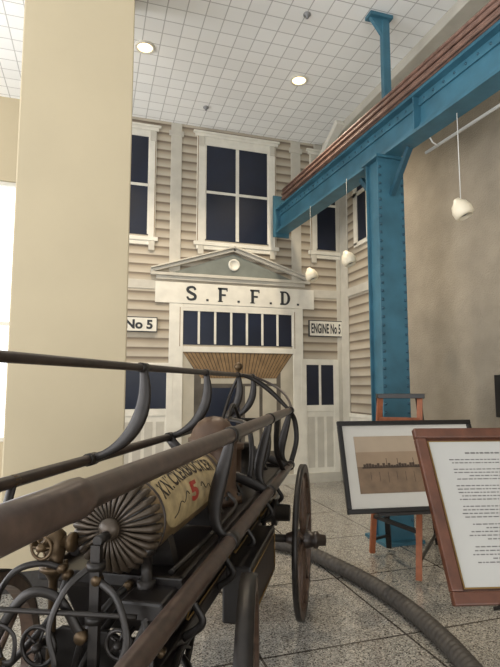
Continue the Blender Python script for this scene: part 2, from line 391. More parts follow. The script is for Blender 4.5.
def door(gr,cols):
    dn[0]+=1; x0,x1,z0,z1=gr; c=0.09
    e=struct('door_%d'%dn[0],V((x0+x1)/2,FY-0.03,0))
    fb(Bd(),x0-0.01,x1+0.01,z0,z1,0.045).obj('door_glass',M_navy,e)
    b=Bd(); fb(b,x0-c,x0,0,z1+c,0.08); fb(b,x1,x1+c,0,z1+c,0.08); fb(b,x0,x1,z1,z1+c,0.08); fb(b,x0,x1,z0-0.1,z0,0.07)
    for i in range(1,cols): x=x0+(x1-x0)*i/cols; fb(b,x-0.02,x+0.02,z0,z1,0.06)
    b.obj('door_frame',M_white,e,bevel=0.004)
    b=Bd(); fb(b,x0,x1,0,z0-0.1,0.045); b.mi=1
    n=max(2,round((x1-x0)/0.16))
    for i in range(n):
        xa=x0+(x1-x0)*(i+.15)/n; xb=x0+(x1-x0)*(i+.85)/n
        fb(b,xa,xb,0.22,z0-0.18,0.055)
    b.obj('door_panel',[M_white,M_trim2],e)
door(R(120,166,369,409),2); door(R(306,333,365,405),2)
bb=Bd(); bb.box(EX-0.03,EX-0.009,yc,FY-0.27,0,1.0); bb.box(EX-0.05,EX-0.009,yc,FY-0.27,1.0,1.06)
bb.obj('trim_40',M_white,kind='structure',bevel=0.006)
Bd().box(FX0,EX-0.1,FY-0.055,FY-0.009,0,0.14).obj('baseboard_north',M_trim2,kind='structure')
kb=thing('eave_bracket',V(EX-0.5,FY-0.05,4.9),'pale wooden diagonal brace between painted facade and ceiling','bracket')
b=Bd(); bl=on_y(318,168,FY-.03); bt=on_z(340,122,CEIL-.03); b.beam(bl,bt,.13,.10); b.obj('bracket_arm',M_white,kb,bevel=.008)
b=Bd(); b.box(bl.x-.07,bl.x+.07,FY-.035,FY-.009,bl.z-.15,ztop-.001); b.obj('bracket_back',M_trim2,kb,bevel=0.006)

# ------------------------------------------------------------ big column
cr=on_z(126,580,0); cl=on_y(8.5,330,cr.y); crx=on_y(127,330,cr.y).x
colm=struct('wall_pillar',V((cl.x+crx)/2,cr.y+0.47,0))
Bd().box(cl.x,crx,cr.y,cr.y+0.94,0,CEIL).obj('pillar_shaft',M_plaster,colm,bevel=0.01)
Bd().box(cl.x-0.012,crx+0.012,cr.y-0.012,cr.y+0.952,0,0.14).obj('baseboard_pillar',M_base,colm)

# ------------------------------------------------------------ blue steel
bc=V(2.82,4.38,0); bz0=3.81; bz1=4.20
bd=V(2.69-2.82,7.0-4.38,0).normalized(); bn=V(bd.y,-bd.x,0)
far=bc+bd*2.68; near=bc-bd*6.5
cst=thing('steel_column',bc,'riveted blue painted steel column standing on terrazzo floor','column')
b=Bd(); w=0.15; dd=0.10
b.box(bc.x-w,bc.x+w,bc.y-dd-.015,bc.y-dd,0,bz0); b.box(bc.x-w,bc.x+w,bc.y+dd,bc.y+dd+.015,0,bz0)
b.box(bc.x-0.01,bc.x+0.01,bc.y-dd,bc.y+dd,0,bz0)
for sx in(-1,1): b.box(bc.x+sx*0.11-0.008,bc.x+sx*0.11+0.008,bc.y-dd,bc.y+dd,0,bz0)
b.obj('shaft',M_blue,cst)
b=Bd()
for sx in (-0.13,0.13):
    z=0.12
    while z<bz0-0.05:
        b.lathe(V(bc.x+sx,bc.y-dd-.015,z),V(0,-1,0),[(0,.017),(0.010,.014),(0.016,0.006),(0.017,0)],8); z+=0.085
b.obj('rivets',M_blued,cst,kind='stuff')
b=Bd(); b.box(bc.x-0.21,bc.x+0.21,bc.y-0.19,bc.y+0.19,0,0.03); b.box(bc.x-0.18,bc.x+0.18,bc.y-0.15,bc.y+0.15,bz0-0.025,bz0); b.obj('base_plate',M_blue,cst)
for s in(-1,1):
    b=Bd(); p=V(bc.x,bc.y,bz0-0.40)+bd*s*0.12; b.beam(p,V(bc.x,bc.y,bz0-0.03)+bd*s*0.42,0.05,0.05); b.obj('knee_brace',M_blued,cst)
bm_=thing('steel_beam',V(bc.x,bc.y,bz0),'long riveted blue steel girder carried on blue column','beam')
def seg(b,a,c,off,z0,z1,w):
    A_=a+bn*off; C_=c+bn*off; b.beam(V(A_.x,A_.y,(z0+z1)/2),V(C_.x,C_.y,(z0+z1)/2),w,z1-z0)
b=Bd(); seg(b,near,far,0,bz0,bz0+0.03,0.20); seg(b,near,far,0,bz1-0.03,bz1,0.20); seg(b,near,far,0,bz0+0.03,bz1-0.03,0.02)
for z in(bz0+0.03,bz1-0.11): seg(b,near,far,-0.02,z,z+0.08,0.02)
b.obj('girder',M_blue,bm_)
b=Bd(); L=(far-near).length; k=0.1
while k<L:
    for z in(bz0+0.07,bz1-0.07):
        p=near+bd*k-bn*0.03; b.lathe(V(p.x,p.y,z),-bn,[(0,.013),(0.008,.011),(0.012,0)],6)
    k+=0.13
b.obj('rivets',M_blued,bm_,kind='stuff')
b=Bd(); b.beam(V(far.x,far.y,bz0-0.06),V(far.x,far.y,bz1+0.2),0.26,0.03,up=bd); b.obj('end_plate',M_blue,bm_)
for k in(2.2,5.9):
    b=Bd(); p=near+bd*k; b.beam(V(p.x,p.y,bz0+0.03)-bn*.05,V(p.x,p.y,bz1-0.03)-bn*.05,0.012,0.08,up=bn); b.obj('stiffener',M_blue,bm_)
px_=bc.x+0.055
pst=thing('steel_post',V(px_,bc.y,bz1),'blue steel hanger post rising from girder to ceiling','post')
b=Bd(); b.box(px_-0.045,px_+0.045,bc.y-0.03,bc.y+0.03,bz1+0.002,CEIL-0.03); b.obj('post_shaft',M_blue,pst,bevel=0.006)
b=Bd(); b.box(px_-0.20,px_+0.07,bc.y-0.06,bc.y+0.06,CEIL-0.04,CEIL-0.002); b.prism([V(px_-0.18,bc.y-0.02,CEIL-0.04),V(px_-0.04,bc.y-0.02,CEIL-0.04),V(px_-0.04,bc.y-0.02,CEIL-0.22)],V(0,0.04,0)); b.obj('top_plate',M_blue,pst)
pf=far-bd*0.35
for off,dz_,r in((-0.10,.018,.016),(-0.135,.02,.016),(-0.065,.018,.016),(-0.12,.056,.017),(-0.08,.054,.017),(-0.135,.092,.016),(-0.095,.09,.016),(-0.115,.126,.016),(-.08,.128,.016),(-.12,.163,.017)):
    z=bz1+dz_; A_=near+bn*off; C_=pf+bn*off
    Bd().tube([V(A_.x,A_.y,z),V(C_.x,C_.y,z)],r,8).obj('pipe',M_pipe,label='thin dull copper pipe lying along the top of blue girder',category='pipe',group='pipes on the girder')
cd=thing('lighting_conduit',V(bc.x+0.2,2.5,bz0-0.06),'thin white lighting conduit hung along the underside of girder','conduit')
b=Bd(); a1=near+bn*0.19; a2=bc-bd*0.42+bn*0.19; b.tube([V(a1.x,a1.y,bz0-0.06),V(a2.x,a2.y,bz0-0.06)],0.015,8); b.obj('conduit_tube',M_steelw,cd)
for k in(1.6,3.2,4.8,5.9):
    p=near+bd*k; b=Bd(); b.tube([V(*(p+bn*.09).xy,bz0-.008),V(*(p+bn*.12).xy,bz0-.05),V(*(p+bn*.19).xy,bz0-.075)],.007,6); b.obj('conduit_hanger',M_steelw,cd)

def lamp(px,py,F,ztop_,k,lab,cm,cr_):
    p=at_F(px,py,F)
    e=thing('pendant_lamp',V(p.x,p.y,p.z-0.1*k),lab,'lamp','pendant lamps')
    Bd().tube([V(p.x,p.y,p.z+0.09*k),V(p.x,p.y,ztop_)],cr_,6).obj('cord',cm,e)
    ax=V(0.25,-0.35,-1).normalized()
    Bd().lathe(p-ax*0.1*k,ax,[(0,0),(0,.03*k),(.03*k,.045*k),(.06*k,.075*k),(.12*k,.095*k),(.18*k,.09*k),(.2*k,.07*k),(.2*k,.06*k),(.14*k,.055*k)],20).obj('lamp_shade',M_lampw,e)
    Bd().lathe(p-ax*0.1*k,ax,[(.13*k,0),(.13*k,.05*k),(.17*k,.05*k),(.19*k,0)],14).obj('bulb',M_glass,e)
lamp(461,208,3.95,bz0-0.07,0.85,'cream pendant spotlight on long cord below girder',M_steelw,.004)
lamp(348,258,5.44,bz0,0.85,'small cream pendant spotlight hanging below girder',M_cord,.003)
lamp(311,274,6.33,bz0,0.85,'small cream pendant spotlight hanging below girder',M_cord,.003)

for px,py in((145,47),(299,80)):
    p=on_z(px,py,CEIL)
    e=thing('recessed_light',V(p.x,p.y,CEIL-0.02),'round recessed ceiling downlight glowing warm','ceiling light','recessed ceiling lights')
    Bd().lathe(V(p.x,p.y,CEIL),V(0,0,-1),[(0,.12),(0.015,.115),(0.015,.09),(0.003,.085)],28).obj('trim_ring',M_white,e)
    Bd().lathe(V(p.x,p.y,CEIL),V(0,0,-1),[(0.002,.09),(0.006,.09),(0.010,0)],24).obj('lens',M_bulb,e)
    l=bpy.data.lights.new('downlight','SPOT'); l.energy=300; l.color=(1,.84,.64); l.spot_size=math.radians(120); l.spot_blend=0.8; l.shadow_soft_size=0.1
    o=bpy.data.objects.new('downlight',l); o.location=(p.x,p.y,CEIL-0.05); sc.collection.objects.link(o)
for px,py in((206,107),(307,14),(113,24)):
    p=on_z(px,py,CEIL)
    Bd().lathe(V(p.x,p.y,CEIL),V(0,0,-1),[(0,.04),(0.015,.04),(0.025,.015),(0.05,.015),(0.055,0)],14).obj('sprinkler_head',M_glass,label='small grey sprinkler head on ceiling tile',category='sprinkler',group='ceiling sprinklers')

# ------------------------------------------------------------ hand pumper
HE=math.radians(28.9); ES=V(sin(HE),cos(HE),0); ER=V(cos(HE),-sin(HE),0)
def E(s,r,z): return ES*s+ER*r+UP*z
eng=thing('hand_pumper',E(2.6,-0.8,0),'antique hand-drawn fire pumper with long wooden brake bars and painted drum','fire engine')
def wheel(c,axr,axs,Rd,hw=.022):
    w=Bd().lathe(c,axr,[(-hw,Rd-.048),(-hw,Rd-.006),(-hw+.004,Rd),(hw-.004,Rd),(hw,Rd-.006),(hw,Rd-.048),(-hw,Rd-.048)],56,smooth=False).obj('wheel',M_wheel,eng)
    Bd().lathe(c,axr,[(-.11,0),(-.11,.03),(-.07,.045),(-.03,.06),(.03,.06),(.07,.045),(.075,.055),(.10,.053),(.105,.038),(.15,.034),(.155,0)],20).obj('hub',M_wood,w)
    Bd().lathe(c,axr,[(-hw-.001,Rd-.004),(-hw-.001,Rd+.005),(hw+.001,Rd+.005),(hw+.001,Rd-.004)],56).obj('iron_tyre',M_iron,w)
    for i in range(12):
        a=2*pi*i/12+0.13; d=axs*cos(a)+UP*sin(a)
        Bd().tube([c+d*.05,c+d*.12,c+d*(Rd-.045)],[.018,.014,.010],8).obj('spoke',M_wheel,w)
RWf,RWr=0.425,0.475
for r in(-.353,-1.25): wheel(E(3.43,r,RWr+.005),ER,ES,RWr,.016)
HF=HE-math.radians(9.3); FS=V(sin(HF),cos(HF),0); FR=V(cos(HF),-sin(HF),0)
wr_=E(1.67,-.353,RWf+.005); wl_c=wr_-FR*.90
wheel(wr_,FR,FS,RWf,.026); wheel(wl_c,FR,FS,RWf,.026)
fc=(wr_+wl_c)/2
Bd().tube([wl_c+FR*.05,wr_-FR*.05],.026,10).obj('axle',M_iron,eng)
Bd().tube([E(3.43,-1.2,RWr),E(3.43,-.40,RWr)],.026,10).obj('axle',M_iron,eng)
for cc_,ds_ in((E(3.43,-.8,RWr),ES),(fc,FS)):
    rr_=V(ds_.y,-ds_.x,0)
    for k in(-.22,.22):
        b=Bd()
        for sg_ in(1,-1):
            for h_,q_ in((.34,0.07),(.24,.09)):
                pts=[cc_+rr_*k+ds_*(-h_+2*h_*t/12)+UP*(.1+sg_*q_*sin(pi*t/12)) for t in range(13)]; b.tube(pts,.011,6,flat=0.6)
        b.obj('leaf_spring',M_iron,eng)
def ebox(b,s0,s1,r0,r1,z0,z1): return b.obox(E((s0+s1)/2,(r0+r1)/2,(z0+z1)/2),ES*(s1-s0)/2,ER*(r1-r0)/2,UP*(z1-z0)/2)
b=Bd(); ebox(b,1.25,4.05,-1.0,-.95,.58,.64); ebox(b,1.25,4.05,-.65,-.60,.58,.64)
for s in(1.28,1.67,2.5,3.43,4.0): ebox(b,s-.025,s+.025,-1.0,-.6,.55,.60)
b.obj('chassis',M_tub,eng,bevel=0.008)
b=Bd(); prof=[(1.72,3.78,.64,-.02),(1.66,3.86,.80,.02),(1.62,3.92,.86,.04)]
rings=[]
for s0,s1,z,f in prof: rings.append([b.bm.verts.new(p) for p in (E(s0,-1.0-f,z),E(s1,-1.0-f,z),E(s1,-.6+f,z),E(s0,-.6+f,z))])
for A_,B_ in zip(rings,rings[1:]):
    for k in range(4): b.face([A_[k],A_[(k+1)%4],B_[(k+1)%4],B_[k]])
b.face(rings[0]); b.face(rings[-1][::-1])
b.obj('tub',M_tub,eng,bevel=0.01)
b=Bd(); ebox(b,1.58,3.96,-.565,-.545,.845,.885); ebox(b,1.58,3.96,-1.055,-1.035,.845,.885); ebox(b,1.575,1.6,-1.055,-.545,.845,.885); ebox(b,3.94,3.96,-1.055,-.545,.845,.885)
b.obj('tub_rim',M_tub,eng,bevel=0.005)
b=Bd()
for s0 in (1.78,2.5,3.2):
    for z in(.67,.80):
        off=-.6+(z-.64)*0.25; b.tube([E(s0,off,z),E(s0+.6,off,z)],.003,5)
    for s in(s0,s0+.6): b.tube([E(s,-.598,.67),E(s,-.562,.80)],.003,5)
b.obj('gold_striping',M_gold,eng)
b=Bd(); ebox(b,2.35,3.05,-.62,-.48,.40,.66); b.obj('side_locker',M_tub,eng,bevel=0.01)
b=Bd()
for z in(.43,.63): b.tube([E(2.38,-.477,z),E(3.02,-.477,z)],.003,5)
for s in(2.38,3.02): b.tube([E(s,-.477,.43),E(s,-.477,.63)],.003,5)
b.obj('gold_striping',M_gold,eng)
# drum
ds0,ds1,dr,dz,dR=1.50,2.40,-.765,1.045,.140
o=E(0,dr,dz)
Bd().lathe(o,ES,[(ds0+.05,0),(ds0+.05,dR*.93),(ds0+.06,dR),(ds0+.10,dR+.006),(ds0+.12,dR),(ds1-.08,dR),(ds1-.06,dR+.006),(ds1-.02,dR),(ds1,dR*.8),(ds1+.03,dR*.4),(ds1+.035,0)],48).obj('drum',M_drum,eng)
b=Bd(); b.lathe(o,ES,[(ds0+.02,0),(ds0+.022,.05),(ds0+.038,dR*.9),(ds0+.055,dR-.002)],44); b.obj('drum_end_plate',M_tub,eng)
b=Bd()
for i in range(30):
    a=2*pi*i/30; d=ER*cos(a)+UP*sin(a)
    P_=[(ds0+.012,.03,.003),(ds0+.016,.08,.0065),(ds0+.032,dR-.012,.0125),(ds0+.06,dR+.003,.0125),(ds0+.085,dR+.004,.008)]
    b.tube([o+ES*s_+d*q_ for s_,q_,w_ in P_],[w_ for *_,w_ in P_],7)
b.lathe(o,ES,[(ds0-.012,0),(ds0-.012,.015),(ds0+.0,.034),(ds0+.02,.034)],20)
b.obj('pleated_drum_head',M_rib,eng)
def onD(x,y,s0,a0,lift=.003):
    a=a0+y/dR; d=ER*cos(a)+UP*sin(a); return o+ES*(s0+x)+d*(dR+lift)
LS=1.96
b=Bd(); rows_=[]
for i in range(25):
    x=-.33+.66*i/24; e_=1-(abs(x)/.36)**6
    rows_.append([b.bm.verts.new(onD(x,(-.055-.10*e_)+( .06+.16*e_)*j/12*1.0,LS,.72,.0012)) for j in range(13)])
for p_,q_ in zip(rows_,rows_[1:]):
    for j in range(12): b.face([p_[j],q_[j],q_[j+1],p_[j+1]],True)
b.obj('drum_painted_panel',M_panel,eng)
b=Bd(); text_into(b,'KNICKERBOCKER',.118,lambda x,y:onD(x,y-.34*x*x+.012,LS,.80,.003),0.003,fit=(.60,.062),norm=1.15); b.obj('drum_lettering',M_dletter,eng)
b=Bd(); text_into(b,'5',.15,lambda x,y:onD(x,y,LS-.01,.26,.003),0.006,fit=(.085,.075)); b.obj('drum_numeral',M_red,eng)
for sx in(-1,1):
    b=Bd()
    P=[onD(sx*(.075+.17*t/24),.016*sin(t*.55)*(1-t/30)-.05*(t/24)**2,LS,.26,.002) for t in range(25)]; b.tube(P,.0018,5)
    b.obj('drum_scrollwork',M_dletter,eng)
for s in(ds0+.12,ds1-.08):
    b=Bd(); b.tube([o+ES*s+(ER*cos(2*pi*k/40)+UP*sin(2*pi*k/40))*(dR+.001) for k in range(40)],.006,6,closed=True); b.obj('drum_band',M_wood,eng)
for s in(1.72,2.22):
    Bd().prism([E(s,dr-.14,.87),E(s,dr+.14,.87),E(s,dr+.11,.98),E(s,dr+.06,.92),E(s,dr-.06,.92),E(s,dr-.11,.98)],ES*.05).obj('drum_saddle',M_iron,eng)
Bd().lathe(E(2.72,-.77,.86),UP,[(0,0),(0,.16),(.03,.16),(.045,.135),(.09,.125),(.28,.13),(.32,.132),(.325,.14),(.345,.14),(.35,.128),(.39,.115),(.43,.085),(.455,.045),(.463,.0)],36).obj('air_chamber',M_copper,eng)
b=Bd()
for i in range(8):
    a=i*pi/4; b.lathe(E(2.72,-.77,.89)+(ES*cos(a)+ER*sin(a))*.145,UP,[(0,.012),(.02,.012),(.02,0)],6)
b.obj('flange_bolt',M_iron,eng,kind='stuff')
for s,m_,k_ in((3.14,M_copper,1.15),(3.47,M_iron,1)):
    Bd().lathe(E(s,-.8,.86),UP,[(0,0),(0,.1),(.03,.1),(.03,.08*k_),(.2*k_,.08*k_),(.2*k_,.095*k_),(.23*k_,.095*k_),(.23*k_,.02),(.42,.018),(.42,0)],24).obj('pump_cylinder',m_,eng)
Ac=(-.88,1.57); Dc=(-1.11,1.18); Bc=(-.5,1.292); Cc=(-.5,.871)
def bar(c,P_,m):
    Bd().tube([E(s,c[0],c[1]) for s,_ in P_],[r for _,r in P_],14).obj('brake_bar',m,eng)
def simple(s0,s1,r): return [(s0,r),(s0+.3,r),((s0+s1)/2,r),(s1-.5,r*.95),(s1-.12,r*.8),(s1,r*.55)]
bar(Ac,simple(.3,4.45,.016),M_wood); bar(Dc,simple(.3,4.35,.022),M_wood)
bar(Bc,[(.3,.036),(.80,.036),(.83,.038),(.86,.038),(.88,.030),(1.4,.029),(3.0,.030),(3.6,.028),(4.0,.022),(4.1,.016)],M_wood2); bar(Cc,simple(.5,4.0,.030),M_wood2)
def arm(P,Q,s,bulge,r=.028):
    p=E(s,*P); q=E(s,*Q)
    pts=bez(p,p+ER*bulge*.2-UP*.18,q+ER*bulge+UP*.06,q,18)
    n=len(pts); return Bd().tube(pts,[r*(.62+.55*sin(pi*min(1,i/(n-1)*1.15))) for i in range(n)],10,flat=.42,up0=ES).obj('brake_arm',M_iron,eng)
for s in(2.0,2.93,3.8,4.35): arm(Ac,Dc,s,.20)
for s in(2.03,3.0,3.95): arm(Bc,Cc,s,-.14)
for c,ss,r in((Ac,(2.0,2.93,3.8,4.35),.016),(Dc,(2.0,2.93,3.8),.022),(Bc,(2.03,3.0,3.95),.029),(Cc,(2.03,3.0,3.95),.030)):
    for s in ss:
        Bd().lathe(E(s-.03,*c),ES,[(0,r*.9),(0,r+.005),(.06,r+.005),(.06,r*.9)],16).obj('brake_socket',M_iron,eng)
for s in(2.93,3.8):
    pts=bez(E(s,*Dc),E(s,-1.0,.99),E(s,-.65,.99),E(s,*Cc)); Bd().tube(pts,.030,8,flat=.5,up0=ES).obj('rocker_beam',M_iron,eng)
pts=bez(E(3.8,*Ac),E(3.9,-.75,1.57),E(3.95,-.6,1.4),E(3.95,*Bc)); Bd().tube(pts,[.012+.008*sin(pi*i/14) for i in range(15)],8,flat=.5,up0=ES).obj('end_rod',M_iron,eng)
pts=bez(E(4.35,*Ac),E(4.45,-.7,1.5),E(4.4,-.55,1.42),E(4.05,*Bc)); Bd().tube(pts,.011,8).obj('end_rod',M_wood,eng)
def rod(name,P,r=.012,m=M_iron,n=8,flat=1.0):
    return Bd().tube(catmull([E(*p) for p in P],n),r,8,flat=flat,up0=ES if flat!=1 else None).obj(name,m,eng)
rod('end_brace',[(4.0,-.50,1.28),(4.04,-.47,1.2),(4.04,-.46,1.05),(4.0,-.5,.88)],.020,flat=.45)
rod('brace_rod',[(3.3,-.5,1.28),(3.38,-.52,1.12),(3.5,-.53,1.0),(3.6,-.5,.88)],.018,flat=.45)
rod('brace_rod',[(2.03,-.55,.99),(2.35,-.62,.90)],.011)
Bd().lathe(E(3.8,-.88,1.582),UP,[(0,.012),(.02,.012),(.03,.026),(.05,.036),(.075,.026),(.088,0)],16).obj('brass_finial',M_brass,eng)
for s in(2.93,3.8): Bd().prism([E(s-.02,-.95,.86),E(s-.02,-.65,.86),E(s-.02,-.75,1.03),E(s-.02,-.85,1.03)],ES*.04).obj('pivot_stand',M_iron,eng)
for s in(1.75,2.2,2.65,3.25,3.7):
    rod('side_bracket',[(s,-.60,.62),(s,-.53,.68),(s,-.57,.76),(s,-.52,.82),(s,-.50,.86)],.014,flat=.5)
rod('feed_pipe',[(1.62,-.60,.885),(1.9,-.585,.89),(2.3,-.585,.89),(2.55,-.6,.89),(2.62,-.66,.93)],.010)
rod('feed_pipe',[(1.62,-.95,.93),(2.0,-.98,1.0),(2.5,-.96,.98),(2.65,-.88,1.0)],.018)
rod('reach_rod',[(2.95,-.62,.90),(2.95,-.60,1.1),(3.0,-.64,1.25),(3.12,-.78,1.28)],.016,flat=.5)
rod('reach_rod',[(3.14,-.8,1.27),(3.3,-.8,1.36),(3.47,-.8,1.27)],.014)
rod('reach_rod',[(3.5,-.66,.88),(3.55,-.6,1.05),(3.6,-.64,1.22),(3.47,-.78,1.25)],.016,flat=.5)
rod('tiller_rod',[(3.55,-.95,.88),(3.65,-.98,1.15),(3.8,-.95,1.4),(3.8,-.88,1.56)],.012)
# front machinery
b=Bd(); b.beam(E(1.43,dr,.6),E(1.43,dr,1.02),.030,.020,up=ES)
for z in(.95,.80): b.lathe(E(1.43,dr,z),UP,[(0,.016),(0,.028),(.022,.028),(.022,.016)],14)
b.tube([E(1.43,dr,1.03),E(1.52,dr,1.03)],.015,10); b.obj('front_stanchion',M_iron,eng)
b=Bd(); ebox(b,1.45,1.62,-.70,-.56,.80,.86); b.obj('tool_box',M_tub,eng,bevel=0.01)
c=E(1.5,-.95,1.0)
b=Bd(); b.lathe(c,UP,[(-.38,.014),(-.12,.014),(-.1,.026),(-.085,.044),(-.072,.044),(-.07,.026),(-.03,.036),(.02,.036),(.035,.022),(.045,.010),(.06,.010),(.065,0)],20)
for i in range(6):
    a=2*pi*i/6; b.lathe(c+(ES*cos(a)+ER*sin(a))*.036-UP*.074,UP,[(0,.006),(.012,.006),(.012,0)],6)
b.lathe(c,ER,[(-.07,.0),(-.07,.03),(-.055,.03),(-.055,.018),(.055,.018),(.055,.03),(.07,.03),(.07,0)],16)
b.obj('inlet_valve',M_brass,eng)
b=Bd()
b.tube([c-ES*.07+(ER*cos(2*pi*k/20)+UP*sin(2*pi*k/20))*.034 for k in range(20)],.005,6,closed=True)
for i in range(6):
    a=2*pi*i/6; d=ER*cos(a)+UP*sin(a); b.tube([c-ES*.07+d*.01,c-ES*.07+d*.034],.0035,6)
b.lathe(c,-ES,[(.02,.018),(.06,.016),(.085,.010),(.085,0)],14); b.obj('valve_handwheel',M_brass,eng)
L_lev=[([(1.40,-1.12,.60),(1.38,-1.05,.76),(1.38,-.96,.88),(1.40,-.87,.87),(1.42,-.80,.76)],.015),
([(1.40,-1.00,.58),(1.38,-1.06,.74),(1.39,-1.09,.94),(1.45,-1.10,1.08),(1.5,-1.11,1.18)],.018),
([(1.40,-.80,.62),(1.38,-.70,.66),(1.38,-.64,.77),(1.40,-.68,.88),(1.43,-.76,.92)],.012),
([(1.34,-.98,.58),(1.30,-.90,.67),(1.32,-.80,.70),(1.34,-.71,.66),(1.33,-.65,.57)],.015),
([(1.42,-1.12,.80),(1.42,-1.04,.92),(1.44,-.96,.95),(1.47,-.90,.93)],.010),
([(1.38,-1.04,.66),(1.37,-1.09,.72),(1.37,-1.05,.79),(1.37,-.99,.77),(1.37,-.99,.70),(1.37,-1.03,.69)],.008),
([(1.36,-.88,.60),(1.35,-.84,.70),(1.36,-.87,.80),(1.39,-.84,.90),(1.43,-.78,.96)],.010),
([(1.42,-.62,.62),(1.41,-.58,.70),(1.43,-.60,.78),(1.47,-.63,.82)],.012),
([(1.46,-1.08,.62),(1.45,-1.0,.70),(1.46,-.92,.80),(1.5,-.90,.90)],.011),
([(1.48,-.86,.62),(1.47,-.82,.74),(1.5,-.76,.82),(1.56,-.72,.86)],.011),
([(1.44,-.72,.60),(1.43,-.68,.68),(1.45,-.62,.72),(1.5,-.58,.70)],.009)]
for P_,r_ in L_lev:
    rod('curved_lever',P_,r_,flat=.5)
    for p_ in(P_[0],P_[-1]): Bd().lathe(E(p_[0]-.014,p_[1],p_[2]),ES,[(0,0),(0,r_*1.25),(.028,r_*1.25),(.028,0)],10).obj('pivot_bolt',M_brass,eng)
b=Bd(); b.prism([E(1.5,-1.02,.60),E(1.5,-.62,.60),E(1.5,-.66,.70),E(1.5,-.76,.74),E(1.5,-.92,.74),E(1.5,-.99,.70)],ES*.02); b.obj('front_bracket_plate',M_iron,eng,bevel=.004)
rod('crank_rod',[(1.36,-1.08,.84),(1.40,-.62,.84)],.008)
rod('crank_rod',[(1.36,-.69,.60),(1.47,-.60,.84)],.009)
rod('crank_rod',[(1.38,-1.05,.66),(1.38,-.64,.68)],.010)
rod('draw_rod',[(1.2,-.8,.58),(1.35,-.8,.63),(1.5,-.8,.70),(1.7,-.8,.74)],.013)
rod('valve_pipe',[(1.5,-.95,.66),(1.6,-.95,.62),(1.75,-.93,.66)],.016)
for (s_,r_,z_,q_) in((1.42,-.94,.72,.055),(1.44,-.69,.74,.04)):
    b=Bd(); cc=E(s_,r_,z_); b.tube([cc+(ER*cos(2*pi*k/24)+UP*sin(2*pi*k/24))*q_ for k in range(24)],.007,6,closed=True)
    for k in range(5):
        a=2*pi*k/5; b.tube([cc,cc+(ER*cos(a)+UP*sin(a))*q_],.0045,6)
    b.lathe(cc,-ES,[(-.03,0),(-.03,.012),(.02,.012),(.025,0)],12); b.tube([cc,cc+ES*.1],.008,6)
    b.obj('gear_wheel',M_iron,eng)
b=Bd(); c2=V(fc.x,fc.y,.54); b.tube([c2+(ES*cos(2*pi*k/32)+ER*sin(2*pi*k/32))*.26 for k in range(32)],.014,6,closed=True); b.obj('turntable_ring',M_iron,eng)
b=Bd(); b.lathe(E(1.56,-.66,.86),UP,[(0,.03),(.02,.03),(.02,.018),(.10,.018),(.10,.028),(.12,.028),(.14,.012),(.15,0)],14); b.obj('oil_cup',M_iron,eng)
b=Bd(); b.lathe(E(3.6,-.58,.6),ER,[(-.05,.07),(.0,.07),(.0,.09),(.03,.09),(.03,.06),(.12,.055),(.12,0)],20); b.obj('suction_outlet',M_iron,eng)

# ------------------------------------------------------------ hose
P=[on_z(x,y,.060) for x,y in((262,541),(300,549),(338,566),(372,584),(405,606),(438,634),(470,668),(505,715))]
pts=catmull(P,34)
Bd().tube(pts,[.052+(.004 if i%4<2 else 0) for i in range(len(pts))],14).obj('suction_hose',M_hose,label='thick dark grey-brown rubber suction hose lying on terrazzo floor',category='hose')

# ------------------------------------------------------------ framed things
class Panel:
    def __init__(s,BL,TL,width):
        s.o=BL; U=TL-BL; s.h=U.length; s.U=U.normalized()
        hv=V(U.y,-U.x,0).normalized()
        if hv.dot(RT)<0: hv=-hv
        s.X=hv; s.U=(s.U-s.X*s.U.dot(s.X)).normalized(); s.N=s.X.cross(s.U); s.w=width
    def p(s,u,v,d): return s.o+s.X*u+s.U*v+s.N*d
    def box(s,b,u0,u1,v0,v1,d0,d1): return b.obox(s.p((u0+u1)/2,(v0+v1)/2,(d0+d1)/2),s.X*(u1-u0)/2,s.U*(v1-v0)/2,s.N*(d1-d0)/2)
def frame(P,fw,e,mat,dep=.03):
    b=Bd(); w,h=P.w,P.h
    P.box(b,0,w,0,fw,0,dep);P.box(b,0,w,h-fw,h,0,dep);P.box(b,0,fw,fw,h-fw,0,dep);P.box(b,w-fw,w,fw,h-fw,0,dep)
    b.obj('frame',mat,e,bevel=.005)
P1=Panel(at_F(347,515,3.75),at_F(336,422,3.95),1.13)
e=thing('framed_photograph',P1.p(P1.w/2,0,0),'black framed sepia waterfront photograph in white mat on easel','framed picture')
frame(P1,.035,e,M_black)
b=Bd(); P1.box(b,.02,P1.w-.02,.02,P1.h-.02,.004,.012); b.obj('mat_board',M_mat,e)
u0,u1,v0,v1=.12,P1.w-.15,.14,P1.h-.12; vm=v0+(v1-v0)*.46
b=Bd(); P1.box(b,u0,u1,vm,v1-.12,.012,.015); b.mi=1; P1.box(b,u0,u1,v0,vm,.012,.015); b.mi=3; P1.box(b,u0,u1,v1-.12,v1,.012,.015); b.mi=2
for i in range(30):
    ua=u0+.05+i*.022; hh=random.choice([.010,.018,.013,.008,.024]); P1.box(b,ua,ua+.02,vm-.010,vm+hh,.015,.016)
for uu in(.24,.33,.46,.55): P1.box(b,u0+uu-.002,u0+uu+.002,vm,vm+.06,.015,.016)
P1.box(b,u0+.04,u1-.06,vm-.013,vm-.003,.015,.016)
for i in range(9): P1.box(b,u0+.1+i*.07,u0+.103+i*.07,vm-.10-.01*(i%3),vm-.04,.015,.016)
b.obj('print',[M_sep,M_sep2,M_sep3,M_sep0],e)
tp=at_F(400,396,4.33); f1=on_z(372,555,0); f2=on_z(419,584,0)
ez=thing('easel',V(tp.x,tp.y,0),'orange-brown and black folding ladder-like easel on the floor','easel')
def upright(top,foot,w=.045): return Bd().beam(foot+(top-foot).normalized()*.022,top,w,.03)
tl=tp-RT*.17; trr=tp+RT*.17
f3=at_F(388,500,4.72); f3.z=0; f4=at_F(437,500,4.82); f4.z=0
